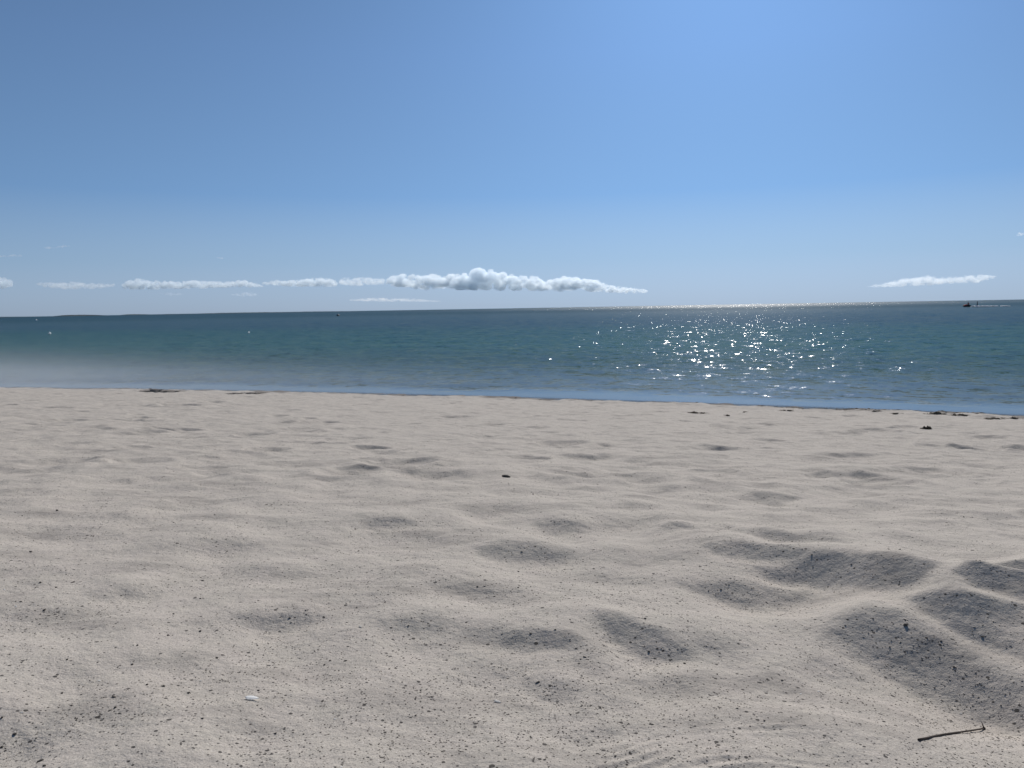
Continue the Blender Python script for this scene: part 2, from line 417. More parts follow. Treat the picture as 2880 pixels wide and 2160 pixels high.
def sand_mat():
    b = N('dry_sand'); co = b.n('TexCoord').outputs['Object']
    wet = b.n('Attribute', attribute_name='wet').outputs['Fac']
    big = b.noise(co, 1.6, 3, .55); mid = b.noise(co, 14, 4, .6)
    base = b.mix(big, col(.520, .464, .400), col(.462, .424, .366))
    base = b.mix(b.math('MULTIPLY', b.ramp(mid, [(.35, (0, 0, 0)), (.7, (1, 1, 1))]), .35), base, col(.52, .45, .41))
    fine = b.noise(co, 420, 2, .7)
    base = b.mix(b.ramp(fine, [(.3, (.85, .85, .85)), (.5, (0, 0, 0))]), base, col(.25, .22, .20))
    base = b.mix(b.ramp(b.noise(co, 300, 2, .6), [(.58, (0, 0, 0)), (.75, (.7, .7, .7))]), base, col(.68, .62, .56))
    mpw = b.n('Mapping', {'Vector': co, 'Scale': (.45, 1.0, 1)})
    base = b.mix(b.ramp(b.noise(mpw.outputs[0], 7.5, 5, .68), [(.52, (0, 0, 0)), (.72, (.62, .62, .62))]), base, col(.235, .21, .19))
    # dark mineral grains of a few sizes
    clump = b.ramp(b.noise(co, 5.0, 3, .6), [(.38, (0, 0, 0)), (.68, (1, 1, 1))])
    for sc_, rad, keep, dark in ((230, .30, .16, (.05, .045, .042)), (120, .24, .14, (.04, .036, .034)), (60, .17, .10, (.045, .04, .036))):
        v = b.n('TexVoronoi', {'Vector': co, 'Scale': sc_}, feature='F1')
        pick = b.n('SeparateColor', {0: v.outputs['Color']})
        kk = b.math('MULTIPLY', b.math('ADD', .35, clump), keep)
        on = b.math('LESS_THAN', pick.outputs[0], kk)
        spot = b.math('LESS_THAN', v.outputs['Distance'], b.math('MULTIPLY', rad, b.math('ADD', .5, pick.outputs[1])))
        base = b.mix(b.math('MULTIPLY', b.math('MULTIPLY', on, spot), .9), base, col(*dark))
    base = b.mix(wet, base, b.mix(.80, base, col(.10, .085, .075)))
    h = b.math('ADD', b.math('MULTIPLY', fine, 1.0), b.math('MULTIPLY', b.noise(co, 160, 3, .6), 1.3))
    bp = b.n('Bump', {'Height': h, 'Strength': .55, 'Distance': .0016})
    bp2 = b.n('Bump', {'Height': b.noise(co, 26, 5, .62), 'Strength': .5, 'Distance': .012, 'Normal': bp.outputs[0]})
    p = b.n('BsdfPrincipled', {'Base Color': base, 'Roughness': b.math('SUBTRACT', .95, b.math('MULTIPLY', wet, .15)),
                              'Specular IOR Level': b.math('SUBTRACT', .15, b.math('MULTIPLY', wet, .14)), 'Normal': bp2.outputs[0]})
    b.put(b.out.inputs[0], p); return b.m

def water_mat():
    b = N('sea_water'); co = b.n('TexCoord').outputs['Object']
    dist = b.n('Attribute', attribute_name='offshore').outputs['Fac']      # metres from the waterline, squeezed to 0..1
    calm = b.n('Attribute', attribute_name='ripple').outputs['Fac']
    rg = b.n('Attribute', attribute_name='rough').outputs['Fac']; near = b.n('Attribute', attribute_name='fine').outputs['Fac']
    mp = b.n('Mapping', {'Vector': co, 'Scale': (.5, 1.0, 1)})
    patch = b.noise(mp.outputs[0], .09, 4, .6)
    body = b.ramp(dist, [(0, (.060, .066, .062)), (.08, (.036, .058, .052)), (.26, (.022, .062, .050)), (.50, (.014, .078, .068)), (.8, (.009, .066, .069)), (1, (.007, .048, .070))])
    body = b.mix(.4, body, b.mix(1.0, body, b.mix(patch, col(.45, .6, .8), col(1.5, 1.35, 1.1)), 'MULTIPLY'))
    # small ripples below the mesh's own size tilt the normal a little
    nrm = b.n('NewGeometry').outputs['Normal']
    acc = nrm
    for sc_, k, cub in ((.9, 4.0, 1), (2.4, 7.5, 1), (3.2, .42, 0), (8.0, .52, 0), (20.0, .35, 0)):
        c = b.n('TexNoise', {'Vector': co, 'Scale': sc_, 'Detail': 1.0}).outputs['Color']
        v = b.n('VectorMath', {0: c, 1: (.5, .5, .5)}, operation='SUBTRACT').outputs[0]
        if cub:                                                        # cat's paws: mostly smooth, now and then a steep ripple
            sq = b.n('VectorMath', {0: v, 1: v}, operation='DOT_PRODUCT').outputs['Value']
            v = b.n('VectorMath', {0: v, 'Scale': sq}, operation='SCALE').outputs[0]
        v = b.n('VectorMath', {0: v, 1: (k, k, 0)}, operation='MULTIPLY')
        v = b.n('VectorMath', {0: v.outputs[0], 'Scale': calm if cub else near}, operation='SCALE')
        acc = b.n('VectorMath', {0: acc, 1: v.outputs[0]}, operation='ADD').outputs[0]
    nn = b.n('VectorMath', {0: acc}, operation='NORMALIZE').outputs[0]
    dif = b.n('BsdfDiffuse', {'Color': body, 'Normal': nn}); gl = b.n('BsdfGlossy', {'Color': col(1, 1, 1), 'Roughness': rg, 'Normal': nn})
    fr = b.n('Fresnel', {'IOR': 1.333, 'Normal': nn}).outputs[0]
    cap = b.math('SUBTRACT', .46, b.math('MULTIPLY', calm, .26), clamp=True)          # waves too small to model hide the most grazing mirror
    p = b.n('MixShader', {0: b.math('MULTIPLY', fr, b.math('MAXIMUM', cap, .15)), 1: dif, 2: gl})
    tr = b.n('BsdfTransparent', {0: col(.93, .96, .97)})
    thin = b.ramp(dist, [(0, (.55, .55, .55)), (.03, (0, 0, 0))])
    mx = b.n('MixShader', {0: thin, 1: p, 2: tr})
    b.put(b.out.inputs[0], mx); return b.m

def cloud_mat(name, dens, c=(1, 1, 1), g=.5, noise_scale=None):
    b = N(name)
    d = dens
    if noise_scale:
        co = b.n('TexCoord').outputs['Object']
        d = b.math('MULTIPLY', b.ramp(b.noise(co, noise_scale, 5, .6), [(.38, (0, 0, 0)), (.62, (1, 1, 1))]), dens)
    v = b.n('VolumePrincipled', {'Color': col(*c), 'Density': d, 'Anisotropy': g})
    b.put(b.out.inputs['Volume'], v); b.m.cycles.volume_sampling = 'DISTANCE'; return b.m

M_SAND = sand_mat(); M_SEA = water_mat()
M_WEED = simple('dried_seaweed', (.035, .027, .018), (.12, .09, .055), 40, .8, .5)
M_WEEDGREY = simple('sandy_seaweed', (.10, .085, .07), (.24, .205, .175), 30, .9, .5)
M_CRUMB = simple('dark_crumb', (.050, .043, .037), (.16, .135, .11), 300, .8, .4)
M_TWIG = simple('twig_bark', (.045, .034, .028), (.11, .085, .07), 400, .85, .6)
M_LAND = simple('distant_woods', (.018, .035, .045), (.03, .05, .06), .01, .95, 0)
M_NAVY = simple('dark_float', (.02, .03, .05), (.03, .04, .06), 4, .5, 0)
M_RED = simple('red_gelcoat', (.8, .08, .06), (.7, .07, .05), 3, .35, 0, .5)
M_REDVEST = simple('red_fabric', (.8, .09, .07), (.7, .08, .06), 20, .9, 0)
M_BLACK = simple('black_rubber', (.015, .015, .018), (.03, .03, .034), 8, .6, 0)
M_SUIT = simple('wetsuit', (.02, .02, .03), (.03, .03, .04), 8, .7, 0)
M_SKIN = simple('skin', (.45, .28, .2), (.40, .25, .18), 9, .6, 0)
def glowy(name, c, scale=.35):
    b = N(name)
    p = b.n('BsdfPrincipled', {'Base Color': col(*c), 'Roughness': .8, 'Subsurface Weight': 1.0, 'Subsurface Scale': scale})
    p.inputs['Subsurface Radius'].default_value = (1, 1, 1); b.put(b.out.inputs[0], p); return b.m
M_SHELL = glowy('shell_chip', (.90, .88, .84), .0006); M_FOAM = glowy('sea_foam', (.9, .92, .94)); M_WHITE = glowy('white_float', (.9, .9, .88))

# ------------------------------------------------------------------ sand
front = R(41)
ang = np.concatenate([np.linspace(-math.pi, -front, 160)[:-1], np.linspace(-front, front, 1250), np.linspace(front, math.pi, 160)[1:]])
rad = np.concatenate([[0.02, .1, .2, .3, .4], np.geomspace(.5, 24, 1350), np.geomspace(24.6, 160, 60)])
x, y, q = polar(rad, ang)
z = sand_z(x, y)
me = np_mesh('sand', np.stack([x, y, z], 1), q)
at = me.attributes.new('wet', 'FLOAT', 'POINT')
s_ = inland(x, y)
wet = 1 - sstep(.05, .55, z + .05 * noise2(x * 1.3, y * 1.3, 12) - .0)
wet = 1 - sstep(.02, .075, z + .03 * noise2(x * 1.7, y * 1.7, 12))
at.data.foreach_set('value', wet.astype(np.float32))
tag(link('sand', me, M_SAND), 'pale dry sand of the beach, dented by old footprints', kind='structure')

# ------------------------------------------------------------------ sea
front = R(42)
ang = np.concatenate([np.linspace(-R(120), -front, 90)[:-1], np.linspace(-front, front, 1350), np.linspace(front, R(120), 90)[1:]])
rad = np.concatenate([np.geomspace(6, 200, 950), np.geomspace(200, 3000, 650)[1:], np.geomspace(3000, 60000, 40)[1:]])
x, y, q = polar(rad, ang)
rr = np.hypot(x, y)
step = np.maximum(rr * .0042, rr * np.where(np.abs(np.arctan2(x, y)) > front, .03, .0012))
off = -inland(x, y)
z = np.zeros_like(x)
_nf = [noise2(x * f_, y * f_, i + 2) for i, f_ in enumerate((1.0, .62, .37, .21, .12, .07, .04))]
wr = np.random.default_rng(8)
shore_dir = math.atan2(-_n.y, -_n.x)
for lam in np.geomspace(.22, 6, 50):
    th = shore_dir + .15 + wr.normal(0, .75); kx, ky = math.cos(th) * 2 * math.pi / lam, math.sin(th) * 2 * math.pi / lam
    slope = .024 if lam < .8 else .024 * (.8 / lam) ** .75
    amp = slope * lam / (2 * math.pi)
    fade = sstep(2.2, 4.5, lam / step)
    if not fade.any(): continue
    ph = kx * x + ky * y + wr.random() * 6.28 + 1.2 * _nf[int(np.argmin(np.abs(np.log(np.array([1.0, .62, .37, .21, .12, .07, .04]) * lam / .23))))]
    s = np.sin(ph); z += amp * fade * (s + .25 * np.cos(2 * ph))
calm = sstep(.5, 1.9, off + .5 * noise2(x * .35, y * .35, 31) + .25 * noise2(x * 1.1, y * 1.1, 32)) * (.62 + .38 * sstep(1, 10, off))
z *= calm
me = np_mesh('sea', np.stack([x, y, z], 1), q)
for nm, val in (('offshore', np.clip(off / 60, 0, 1) ** .6), ('ripple', (.05 + .95 * calm) * (1 + .9 * sstep(150, 600, rr))), ('fine', calm * (1 - .55 * sstep(40, 200, rr))),
                ('rough', .10 + .03 * sstep(40, 200, rr) + .09 * sstep(200, 800, rr))):
    me.attributes.new(nm, 'FLOAT', 'POINT').data.foreach_set('value', val.astype(np.float32))
tag(link('sea', me, M_SEA), 'teal sea with sun glitter reaching to the horizon', kind='structure')

# ------------------------------------------------------------------ distant land
def headland(x0, x1, hts, D, label):
    n = 90; bm = bmesh.new(); rows = []
    base = [on_sea_dir(x0 + (x1 - x0) * i / n, D) for i in range(n + 1)]
    for i, (bx, by) in enumerate(base):
        f = i / n; h = .72 * np.interp(f, np.linspace(0, 1, len(hts)), hts) * D / F_PX
        h = max(.05, h * (1 + .22 * float(noise2(np.array(i * .31), np.array(x0 * .7), 3)) + .14 * random.uniform(-1, 1)))
        rows.append([bm.verts.new((bx, by + dy, -1 if dy in (0, 400) else h * k)) for dy, k in ((0, 0), (40, .8), (130, 1), (280, .7), (400, 0))])
    for a, b_ in zip(rows, rows[1:]):
        for j in range(4): bm.faces.new((a[j], b_[j], b_[j + 1], a[j + 1]))
    bmesh.ops.recalc_face_normals(bm, faces=bm.faces)
    return tag(from_bm('headland', bm, M_LAND), label, kind='structure')
def on_sea_dir(px, D):
    d = ray(px, 867 + (1440 - px) * .01728); return d.x / d.y * D, D
headland(-260, 62, [2.6, 3.2, 2.2, .4], 5200, 'low dark wooded land on the horizon at the photo\'s left edge')
headland(138, 232, [.8, 4.2, 4.4, 4.0, .8], 5000, 'dark flat-topped island low on the left horizon')
headland(325, 378, [.5, 3.0, 2.6, .5], 5300, 'smallest dark hump of land on the left horizon')
headland(378, 1010, [.6, 1.6, 1.4, 2.2, 2.4, 1.6, 1.9, 1.1, .3], 6000, 'long thin strip of far shore under the clouds')

# ------------------------------------------------------------------ clouds
DC = 14000.0
def cloud_pt(px, py, depth=0.0):
    d = ray(px, py); k = (DC + depth) / d.y
    return Vector((d.x * k, d.y * k, CAM_H + d.z * k))
U = DC / F_PX                                                     # metres per photograph pixel at the clouds
_b = bmesh.new(); bmesh.ops.create_icosphere(_b, subdivisions=2, radius=1.0)
_ICO = np.array([v.co[:] for v in _b.verts]); _ICF = np.array([[v.index for v in f.verts] for f in _b.faces]); _b.free()
def cloud(tops, base, label, mat, group='cumulus clouds above the horizon', vox=.9, seed=0, puff=1.0):
    """tops: (x, top y, base y) along the cloud; puffs fill the outline"""
    rd = random.Random(seed)
    xs = [t[0] for t in tops]; x0, x1 = xs[0], xs[-1]
    cx = (x0 + x1) / 2; org = cloud_pt(cx, base); cs = []
    px = x0
    while px <= x1:
        ty = float(np.interp(px, xs, [t[1] for t in tops])); by = float(np.interp(px, xs, [t[2] for t in tops]))
        hgt = max(by - ty, 3.0)
        for _ in range(4):
            r = hgt * rd.choice((.08, .12, .16, .2, .3)) * rd.uniform(.8, 1.15) * puff
            cyy = rd.uniform(ty + r, max(by - r * .5, ty + r + .1))
            p = cloud_pt(px + rd.uniform(-2, 2), cyy, rd.uniform(-1, 1) * hgt * .9 * U) - org
            cs.append(_ICO * (r * U * np.array([rd.uniform(1, 1.5), rd.uniform(1, 1.5), rd.uniform(.75, 1)])) + np.array(p))
        px += max(1.0, hgt * .13)
    co = np.concatenate(cs); fc = np.concatenate([_ICF + i * len(_ICO) for i in range(len(cs))])
    me = np_mesh('cloud', co, fc)
    o = bpy.data.objects.new('tmp', me); C.objects.link(o)
    md = o.modifiers.new('r', 'REMESH'); md.mode = 'VOXEL'; md.voxel_size = vox * U
    for (sz, st) in ((14, 11), (5, 6), (2.2, 2.6)):
        tx = bpy.data.textures.new('t', 'CLOUDS'); tx.noise_scale = sz * U; tx.noise_depth = 2
        dm = o.modifiers.new('d', 'DISPLACE'); dm.texture = tx; dm.strength = st * U * .5 * puff; dm.mid_level = .5; dm.texture_coords = 'LOCAL'
    dg = bpy.context.evaluated_depsgraph_get(); ev = o.evaluated_get(dg)
    nm = bpy.data.meshes.new_from_object(ev); bpy.data.objects.remove(o); bpy.data.meshes.remove(me)
    bb = bmesh.new(); bb.from_mesh(nm); bb.verts.ensure_lookup_table(); seen = np.zeros(len(bb.verts), int); isl = []
    for v in bb.verts:                                              # keep the one connected body
        if seen[v.index]: continue
        st = [v]; seen[v.index] = len(isl) + 1; mem = []
        while st:
            q_ = st.pop(); mem.append(q_)
            for e_ in q_.link_edges:
                o_ = e_.other_vert(q_)
                if not seen[o_.index]: seen[o_.index] = len(isl) + 1; st.append(o_)
        isl.append(mem)
    big = max(isl, key=len)
    bz = [(cloud_pt(t[0], t[2]) - org) for t in tops]; bxs = [v_.x for v_ in bz]; bzs = [v_.z for v_ in bz]
    for v in bb.verts:                                              # flat undersides
        fl = float(np.interp(v.co.x, bxs, bzs))
        if v.co.z < fl: v.co.z = fl + (v.co.z - fl) * .3
    for mem in isl:
        if mem is not big: bmesh.ops.delete(bb, geom=mem, context='VERTS')
    bb.to_mesh(nm); bb.free()
    nm.materials.clear(); nm.name = 'cumulus_cloud'
    c = link('cumulus_cloud', nm, mat); c.location = org
    return tag(c, label, 'cloud', group)
M_CL = cloud_mat('cumulus', .011, (.86, .925, .975)); M_CLT = cloud_mat('thin_cumulus', .0055, (.88, .935, .98)); M_WISP = cloud_mat('wisp', .0050); M_CLG = cloud_mat('grey_cloud', .0042, (.78, .85, .93))
cloud([(1085,792,800),(1110,770,806),(1150,766,812),(1200,772,816),(1225,764,814),(1290,768,816),(1330,762,816),(1345,752,818),(1372,749,820),(1400,754,820),(1420,764,818),(1460,768,818),(1490,772,818),(1545,776,818),(1580,774,820),(1612,776,818),(1660,780,820),(1705,796,822),(1740,803,825),(1820,815,824)], 820,
      'largest white cumulus bank with a tall bulge at its middle', M_CL, seed=1)
cloud([(958,782,800),(975,776,803),(1010,778,804),(1040,778,802),(1085,784,802)], 804, 'thin white cloud joining the largest bank on its left', M_CLT, seed=2)
cloud([(738,794,800),(775,786,804),(830,786,806),(870,780,806),(905,778,806),(935,782,806),(952,796,802)], 806, 'puffy white cloud between the longest bank and the tall bank', M_CL, seed=3)
cloud([(346,798,812),(365,784,814),(390,780,814),(420,788,814),(480,788,812),(540,786,812),(600,790,810),(640,790,810),(690,786,808),(742,804,808)], 814, 'long low white cloud bank over the dark far shore', M_CL, seed=4)
cloud([(100,796,800),(140,792,812),(200,790,814),(270,796,812),(322,796,806)], 814, 'faint greyish cloud above the dark flat-topped island', M_CLT, seed=5)
cloud([(-60,790,806),(-30,776,810),(0,773,812),(18,778,811),(34,798,806)], 812, 'white cloud cut off by the photo\'s left edge', M_CL, seed=6)
cloud([(448,823,826),(480,821,832),(518,825,829)], 832, 'small grey cloud below the long low white bank, left one of two', M_CLG, seed=7, vox=.7)
cloud([(652,826,830),(690,821,836),(728,826,832)], 836, 'small grey cloud below the long low white bank, right one of two', M_CLG, seed=8, vox=.7)
cloud([(985,842,846),(1040,836,848),(1100,838,848),(1160,838,849),(1240,846,849)], 848, 'pale streaky cloud just above the horizon under the largest bank', M_WISP, seed=9, vox=.8)
cloud([(2440,804,807),(2490,794,808),(2540,782,806),(2570,778,804),(2600,772,804),(2630,774,800),(2660,778,798),(2700,776,796),(2750,769,796),(2775,772,788),(2805,776,780)], 800, 'white cloud slanting up to the right, alone above the glittering sea', M_CLT, seed=10)
WG = 'thin wisps of high cloud'
cloud([(-30,720,724),(40,715,722),(105,718,721)], 724, 'thin flat wisp of cloud touching the photo\'s left edge', M_WISP, WG, .6, 11, .8)
cloud([(122,694,699),(140,693,700),(160,695,699)], 700, 'left of two short wisps high over the dark island', M_WISP, WG, .6, 12, .8)
cloud([(158,692,696),(178,689,696),(198,690,694)], 696, 'right of two short wisps high over the dark island', M_WISP, WG, .6, 15, .8)
cloud([(592,722,724),(620,722,728),(664,726,729)], 728, 'single short wisp above the long low white bank', M_WISP, WG, .6, 13, .8)
cloud([(2840,660,663),(2868,652,664),(2910,656,664)], 664, 'faint wisp at the photo\'s right edge above the lone slanting cloud', M_WISP, WG, .6, 14, .8)

# ------------------------------------------------------------------ seaweed along the waterline
def lump(bm, p, r, sq, seed):
    g = bmesh.ops.create_icosphere(bm, subdivisions=3, radius=1.0)
    for v in g['verts']:
        c = v.co; d = 1 + .5 * float(noise2(np.array(c.x * 1.9 + seed), np.array(c.y * 1.9 + c.z * 2.3), seed % 20))
        d += .25 * float(noise2(np.array(c.x * 5 + seed), np.array(c.y * 5 - c.z * 4), 5))
        v.co = Vector((c.x * d * r[0] + p[0], c.y * d * r[1] + p[1], max(c.z * d * r[2], -.25 * r[2]) * sq + p[2]))
def strand(bm, p, L, w_, rd):
    a = rd.uniform(0, 6.28); pts = []; q_ = Vector(p)
    for i in range(7):
        pts.append(q_.copy()); a += rd.uniform(-.6, .6)
        q_ = q_ + Vector((math.cos(a), math.sin(a), rd.uniform(-.25, .12))) * (L / 6)
        q_.z = max(q_.z, p[2] - .015)
    prev = None
    for i, pt in enumerate(pts):
        ww = w_ * (1 - .6 * i / 6); sd_ = Vector((-math.sin(a), math.cos(a), rd.uniform(-.4, .4))) * ww
        cur = [bm.verts.new(pt + sd_), bm.verts.new(pt + Vector((0, 0, ww * .5))), bm.verts.new(pt - sd_), bm.verts.new(pt - Vector((0, 0, ww * .35)))]
        if prev:
            for j in range(4): bm.faces.new((prev[j], prev[(j + 1) % 4], cur[(j + 1) % 4], cur[j]))
        else: bm.faces.new(cur)
        prev = cur
    bm.faces.new(prev[::-1])
def weed(px, py, wpx, hpx, label, mat=None, n=7, seed=0, cat='seaweed', name='seaweed_clump'):
    P = sand_at(px, py); u = P.length / F_PX; rd = random.Random(seed); W, H = wpx * u / 2, hpx * u * .75
    bm = bmesh.new()
    for i in range(n):
        t = rd.uniform(-1, 1); hh = H * (1 - .75 * abs(t)) * rd.uniform(.5, 1.0)
        lump(bm, (t * W * .8, rd.uniform(-.3, .3) * W * .6, 0), (W * rd.uniform(.14, .32), W * rd.uniform(.14, .3), hh), 1, seed * 7 + i)
    for i in range(n * 5):
        t = rd.uniform(-1, 1)
        strand(bm, (t * W, rd.uniform(-.4, .4) * W * .6, H * .25 * rd.random() * (1 - abs(t)) + .008), W * rd.uniform(.15, .5), max(.006, H * .1), rd)
    bmesh.ops.recalc_face_normals(bm, faces=bm.faces)
    o = from_bm(name, bm, mat or M_WEED); o.location = P
    return tag(o, label, cat, 'seaweed washed up along the waterline')
weed(190, 1090, 74, 15, 'tallest grey seaweed heap at the water\'s edge, at far left', M_WEEDGREY, 9, 1)
weed(438, 1102, 122, 10, 'long low grey seaweed heap right of the tallest heap', M_WEEDGREY, 12, 2)
weed(690, 1107, 96, 7, 'flat grey line of seaweed, last heap before the bare waterline', M_WEEDGREY, 9, 3)
weed(1957, 1163, 52, 9, 'dark seaweed clump on sand below the widest glitter', None, 6, 4)
weed(2044, 1170, 18, 7, 'tiny dark seaweed tuft just right of a bigger dark clump', None, 3, 5)
weed(2213, 1156, 36, 6, 'thin dark seaweed streak at the waterline between tuft and knot', None, 5, 6)
weed(2465, 1158, 24, 9, 'small knobbly dark seaweed knot on the waterline', None, 4, 7)
weed(2522, 1164, 32, 6, 'flat dark seaweed scrap right beside the knobbly knot', None, 4, 8)
weed(2632, 1166, 56, 12, 'widest dark seaweed pile on the waterline at right', None, 8, 9)
weed(2697, 1169, 44, 10, 'dark seaweed pile just right of the widest pile', None, 6, 10)
weed(2800, 1178, 50, 5, 'low dark seaweed line near the right end of the waterline', None, 5, 11)
weed(2850, 1178, 30, 8, 'last dark seaweed bit before the photo\'s right edge', None, 4, 12)
weed(2607, 1207, 30, 18, 'lone round dark seaweed ball on dry sand below the piles', None, 7, 13)
weed(2095, 1160, 14, 5, 'speck of seaweed between the tuft and the thin streak', None, 3, 14)

def wrack():
    rd = random.Random(17); bm = bmesh.new(); n = 0
    while n < 620:
        t = rd.uniform(-_th * 1.2, _th * 1.25) + _tm; ss = .12 + abs(rd.gauss(0, .28))
        f = (t - _tm) / _th
        if rd.random() > .25 + .75 * sstep(-.3, .7, np.array(f)): continue
        b0 = _t * t
        if float(noise2(np.array(t * 1.1), np.array(ss * 2 + 5), 13)) < -.02 + .12 * (1 - f): continue
        off_ = float(inland(np.array(b0.x), np.array(b0.y))); q_ = b0 + _n * (off_ - ss)
        zz = float(sand_z(np.array([q_.x]), np.array([q_.y]))[0]); n += 1
        r = rd.uniform(.006, .022)
        if rd.random() < .6: strand(bm, (q_.x, q_.y, zz + .006), rd.uniform(.05, .16), rd.uniform(.003, .007), rd)
        else: lump(bm, (q_.x, q_.y, zz), (r, r * .8, r * .6), 1, n % 40)
    bmesh.ops.recalc_face_normals(bm, faces=bm.faces)
    tag(from_bm('wrack', bm, M_WEED), 'broken line of weed scraps along the waterline', kind='stuff')
wrack()

# ------------------------------------------------------------------ dark crumbs, shell chips, twig
def crumb_mesh(seed, el):
    bm = bmesh.new(); bmesh.ops.create_icosphere(bm, subdivisions=2, radius=1)
    for v in bm.verts:
        c = v.co; d = 1 + .55 * float(noise2(np.array(c.x * 1.7 + seed * 3.1), np.array(c.y * 1.7 + c.z * 2.1), seed))
        v.co = Vector((c.x * d * el, c.y * d, c.z * d * .7))
    me_ = bpy.data.meshes.new('seaweed_crumb'); bm.to_mesh(me_); bm.free(); me_.materials.append(M_CRUMB)
    me_.polygons.foreach_set('use_smooth', [True] * len(me_.polygons)); return me_
CM = [crumb_mesh(i, e) for i, e in enumerate((1.2, 1.6, 1.0, 2.2, 1.4))]
cr4 = [(225,862,14),(290,355,11),(113,381,7),(1090,376,7),(880,414,8),(155,565,13),(1028,712,11),(1010,750,6),(1015,802,9),(880,878,10),(852,987,12),(1015,967,13),(697,1040,12),(370,718,11),(205,720,12),(285,745,13),(180,747,7),(80,815,8),(105,817,9),(1100,1103,13),(1550,862,10),(1470,900,10),(315,1282,13),(578,1302,13),(745,1238,14),(830,1245,16),(955,1280,14),(585,1355,15),(1025,1410,12),(1310,1268,12),(10,1405,13),(75,1490,16),(10,1555,16),(205,1625,16),(225,1650,14),(1645,1137,12),(1675,1115,10),(1540,1490,11),(1395,1487,11),(670,1137,12),(340,1110,12)]
cr5 = [(972,272,11),(72,448,8),(893,444,9),(915,564,8),(88,560,10),(898,664,12),(735,666,7),(690,742,13),(725,738,8),(897,746,10),(960,740,8),(480,718,9),(340,942,12),(635,922,9),(960,980,13),(1085,960,12),(1190,1057,10),(1160,1012,9),(1235,1097,12),(1213,1110,9),(1160,908,9),(1540,903,13),(1560,1070,15),(995,1228,14),(1213,490,9),(375,1310,13),(460,1300,10),(1540,1275,8),(20,1118,11),(1635,1235,9),(220,1455,9),(815,980,8),(285,1505,11),(375,1395,10),(345,1390,8),(410,1352,9),(655,1392,9),(1085,1502,9),(1030,1620,11),(1365,1070,7),(1455,1115,9)]
cr6 = [(1128,908,8),(195,756,9),(132,765,8),(235,732,6),(450,730,7),(965,903,9),(1520,995,11),(1425,388,9),(1100,552,9),(10,1130,13),(175,1184,10),(380,1060,7),(890,1308,9),(275,1358,10),(415,1420,11),(380,1300,9),(505,1218,11),(1340,1562,10),(1020,1425,9),(780,1440,9),(1050,1050,9),(1375,1150,11),(1385,1155,9),(655,578,8),(1045,550,8),(855,630,9),(825,940,7),(1240,1005,8),(1310,1020,8),(770,768,6),(1105,1025,8)]
GC = 'dark seaweed crumbs strewn over the dry sand'
def crumb(px, py, wpx, label, grp=GC, k=0, mesh=None):
    P = sand_at(px, py); u = math.sqrt(P.x ** 2 + P.y ** 2 + (CAM_H - P.z) ** 2) / F_PX
    o = bpy.data.objects.new('seaweed_crumb', mesh or CM[k % 5]); C.objects.link(o)
    s = wpx * u / 2 / 1.25; o.scale = (s, s, s); o.location = P + Vector((0, 0, s * .3))
    o.rotation_euler = (random.uniform(-.4, .4), random.uniform(-.4, .4), random.uniform(-.7, .7))
    return tag(o, label, 'seaweed crumb', grp)
for lst, ox in ((cr4, 0), (cr5, 960), (cr6, 1920)):
    for i, (a, b_, wp) in enumerate(lst):
        crumb(ox + a * .5546, 1240 + b_ * .5546, wp * .52, 'small dark crumb of dried seaweed, one of many on the pale sand', k=i)
crumb(1424, 1342, 15, 'largest black crumb lying alone in a shallow hollow', k=3, mesh=crumb_mesh(9, 2.0))
crumb(2546, 1759, 12, 'black crumb on the shaded face of the big near ridge', k=0, mesh=crumb_mesh(10, 1.1))

# thousands of finer grains
def grit():
    n0 = 200000
    r = .6 * (7.0 / .6) ** (rng.random(n0) ** 1.25); a = rng.uniform(-R(40), R(40), n0)
    gx, gy = r * np.sin(a), r * np.cos(a)
    cl = noise2(gx * 4.2, gy * 4.2, 14) + .6 * noise2(gx * 11, gy * 11, 15)
    sl = bumps(gx, gy)
    keep = rng.random(n0) < np.clip(.30 + .9 * cl - sl * 12 - .25 * (gx > .35) * (r < 1.6), .06, 1)
    gx, gy, r = gx[keep], gy[keep], r[keep]; n = len(gx)
    gz = sand_z(gx, gy)
    size = (.00030 + .0011 * rng.random(n) ** 4.2) * (.75 + .25 * r) 
    octa = np.array([(1, 0, 0), (0, 1, 0), (-1, 0, 0), (0, -1, 0), (.2, .1, .8), (0, 0, -.7)], float)
    tri = np.array([(0, 1, 4), (1, 2, 4), (2, 3, 4), (3, 0, 4), (1, 0, 5), (2, 1, 5), (3, 2, 5), (0, 3, 5)])
    th = rng.uniform(0, 6.28, n); st = rng.uniform(.8, 1.9, n)
    vx = octa[None, :, 0] * st[:, None] * (1 + .3 * rng.uniform(-1, 1, (n, 6))); vy = octa[None, :, 1] * (1 + .3 * rng.uniform(-1, 1, (n, 6)))
    c, s = np.cos(th)[:, None], np.sin(th)[:, None]
    X = gx[:, None] + size[:, None] * (c * vx - s * vy); Y = gy[:, None] + size[:, None] * (s * vx + c * vy)
    Z = gz[:, None] + size[:, None] * (octa[None, :, 2] * .6 + .15)
    co = np.stack([X, Y, Z], -1).reshape(-1, 3); f = (tri[None] + 6 * np.arange(n)[:, None, None]).reshape(-1, 3)
    return tag(link('grit', np_mesh('grit', co, f, False), M_CRUMB), 'fine dark grit sprinkled over the pale dry sand', kind='stuff')
grit()

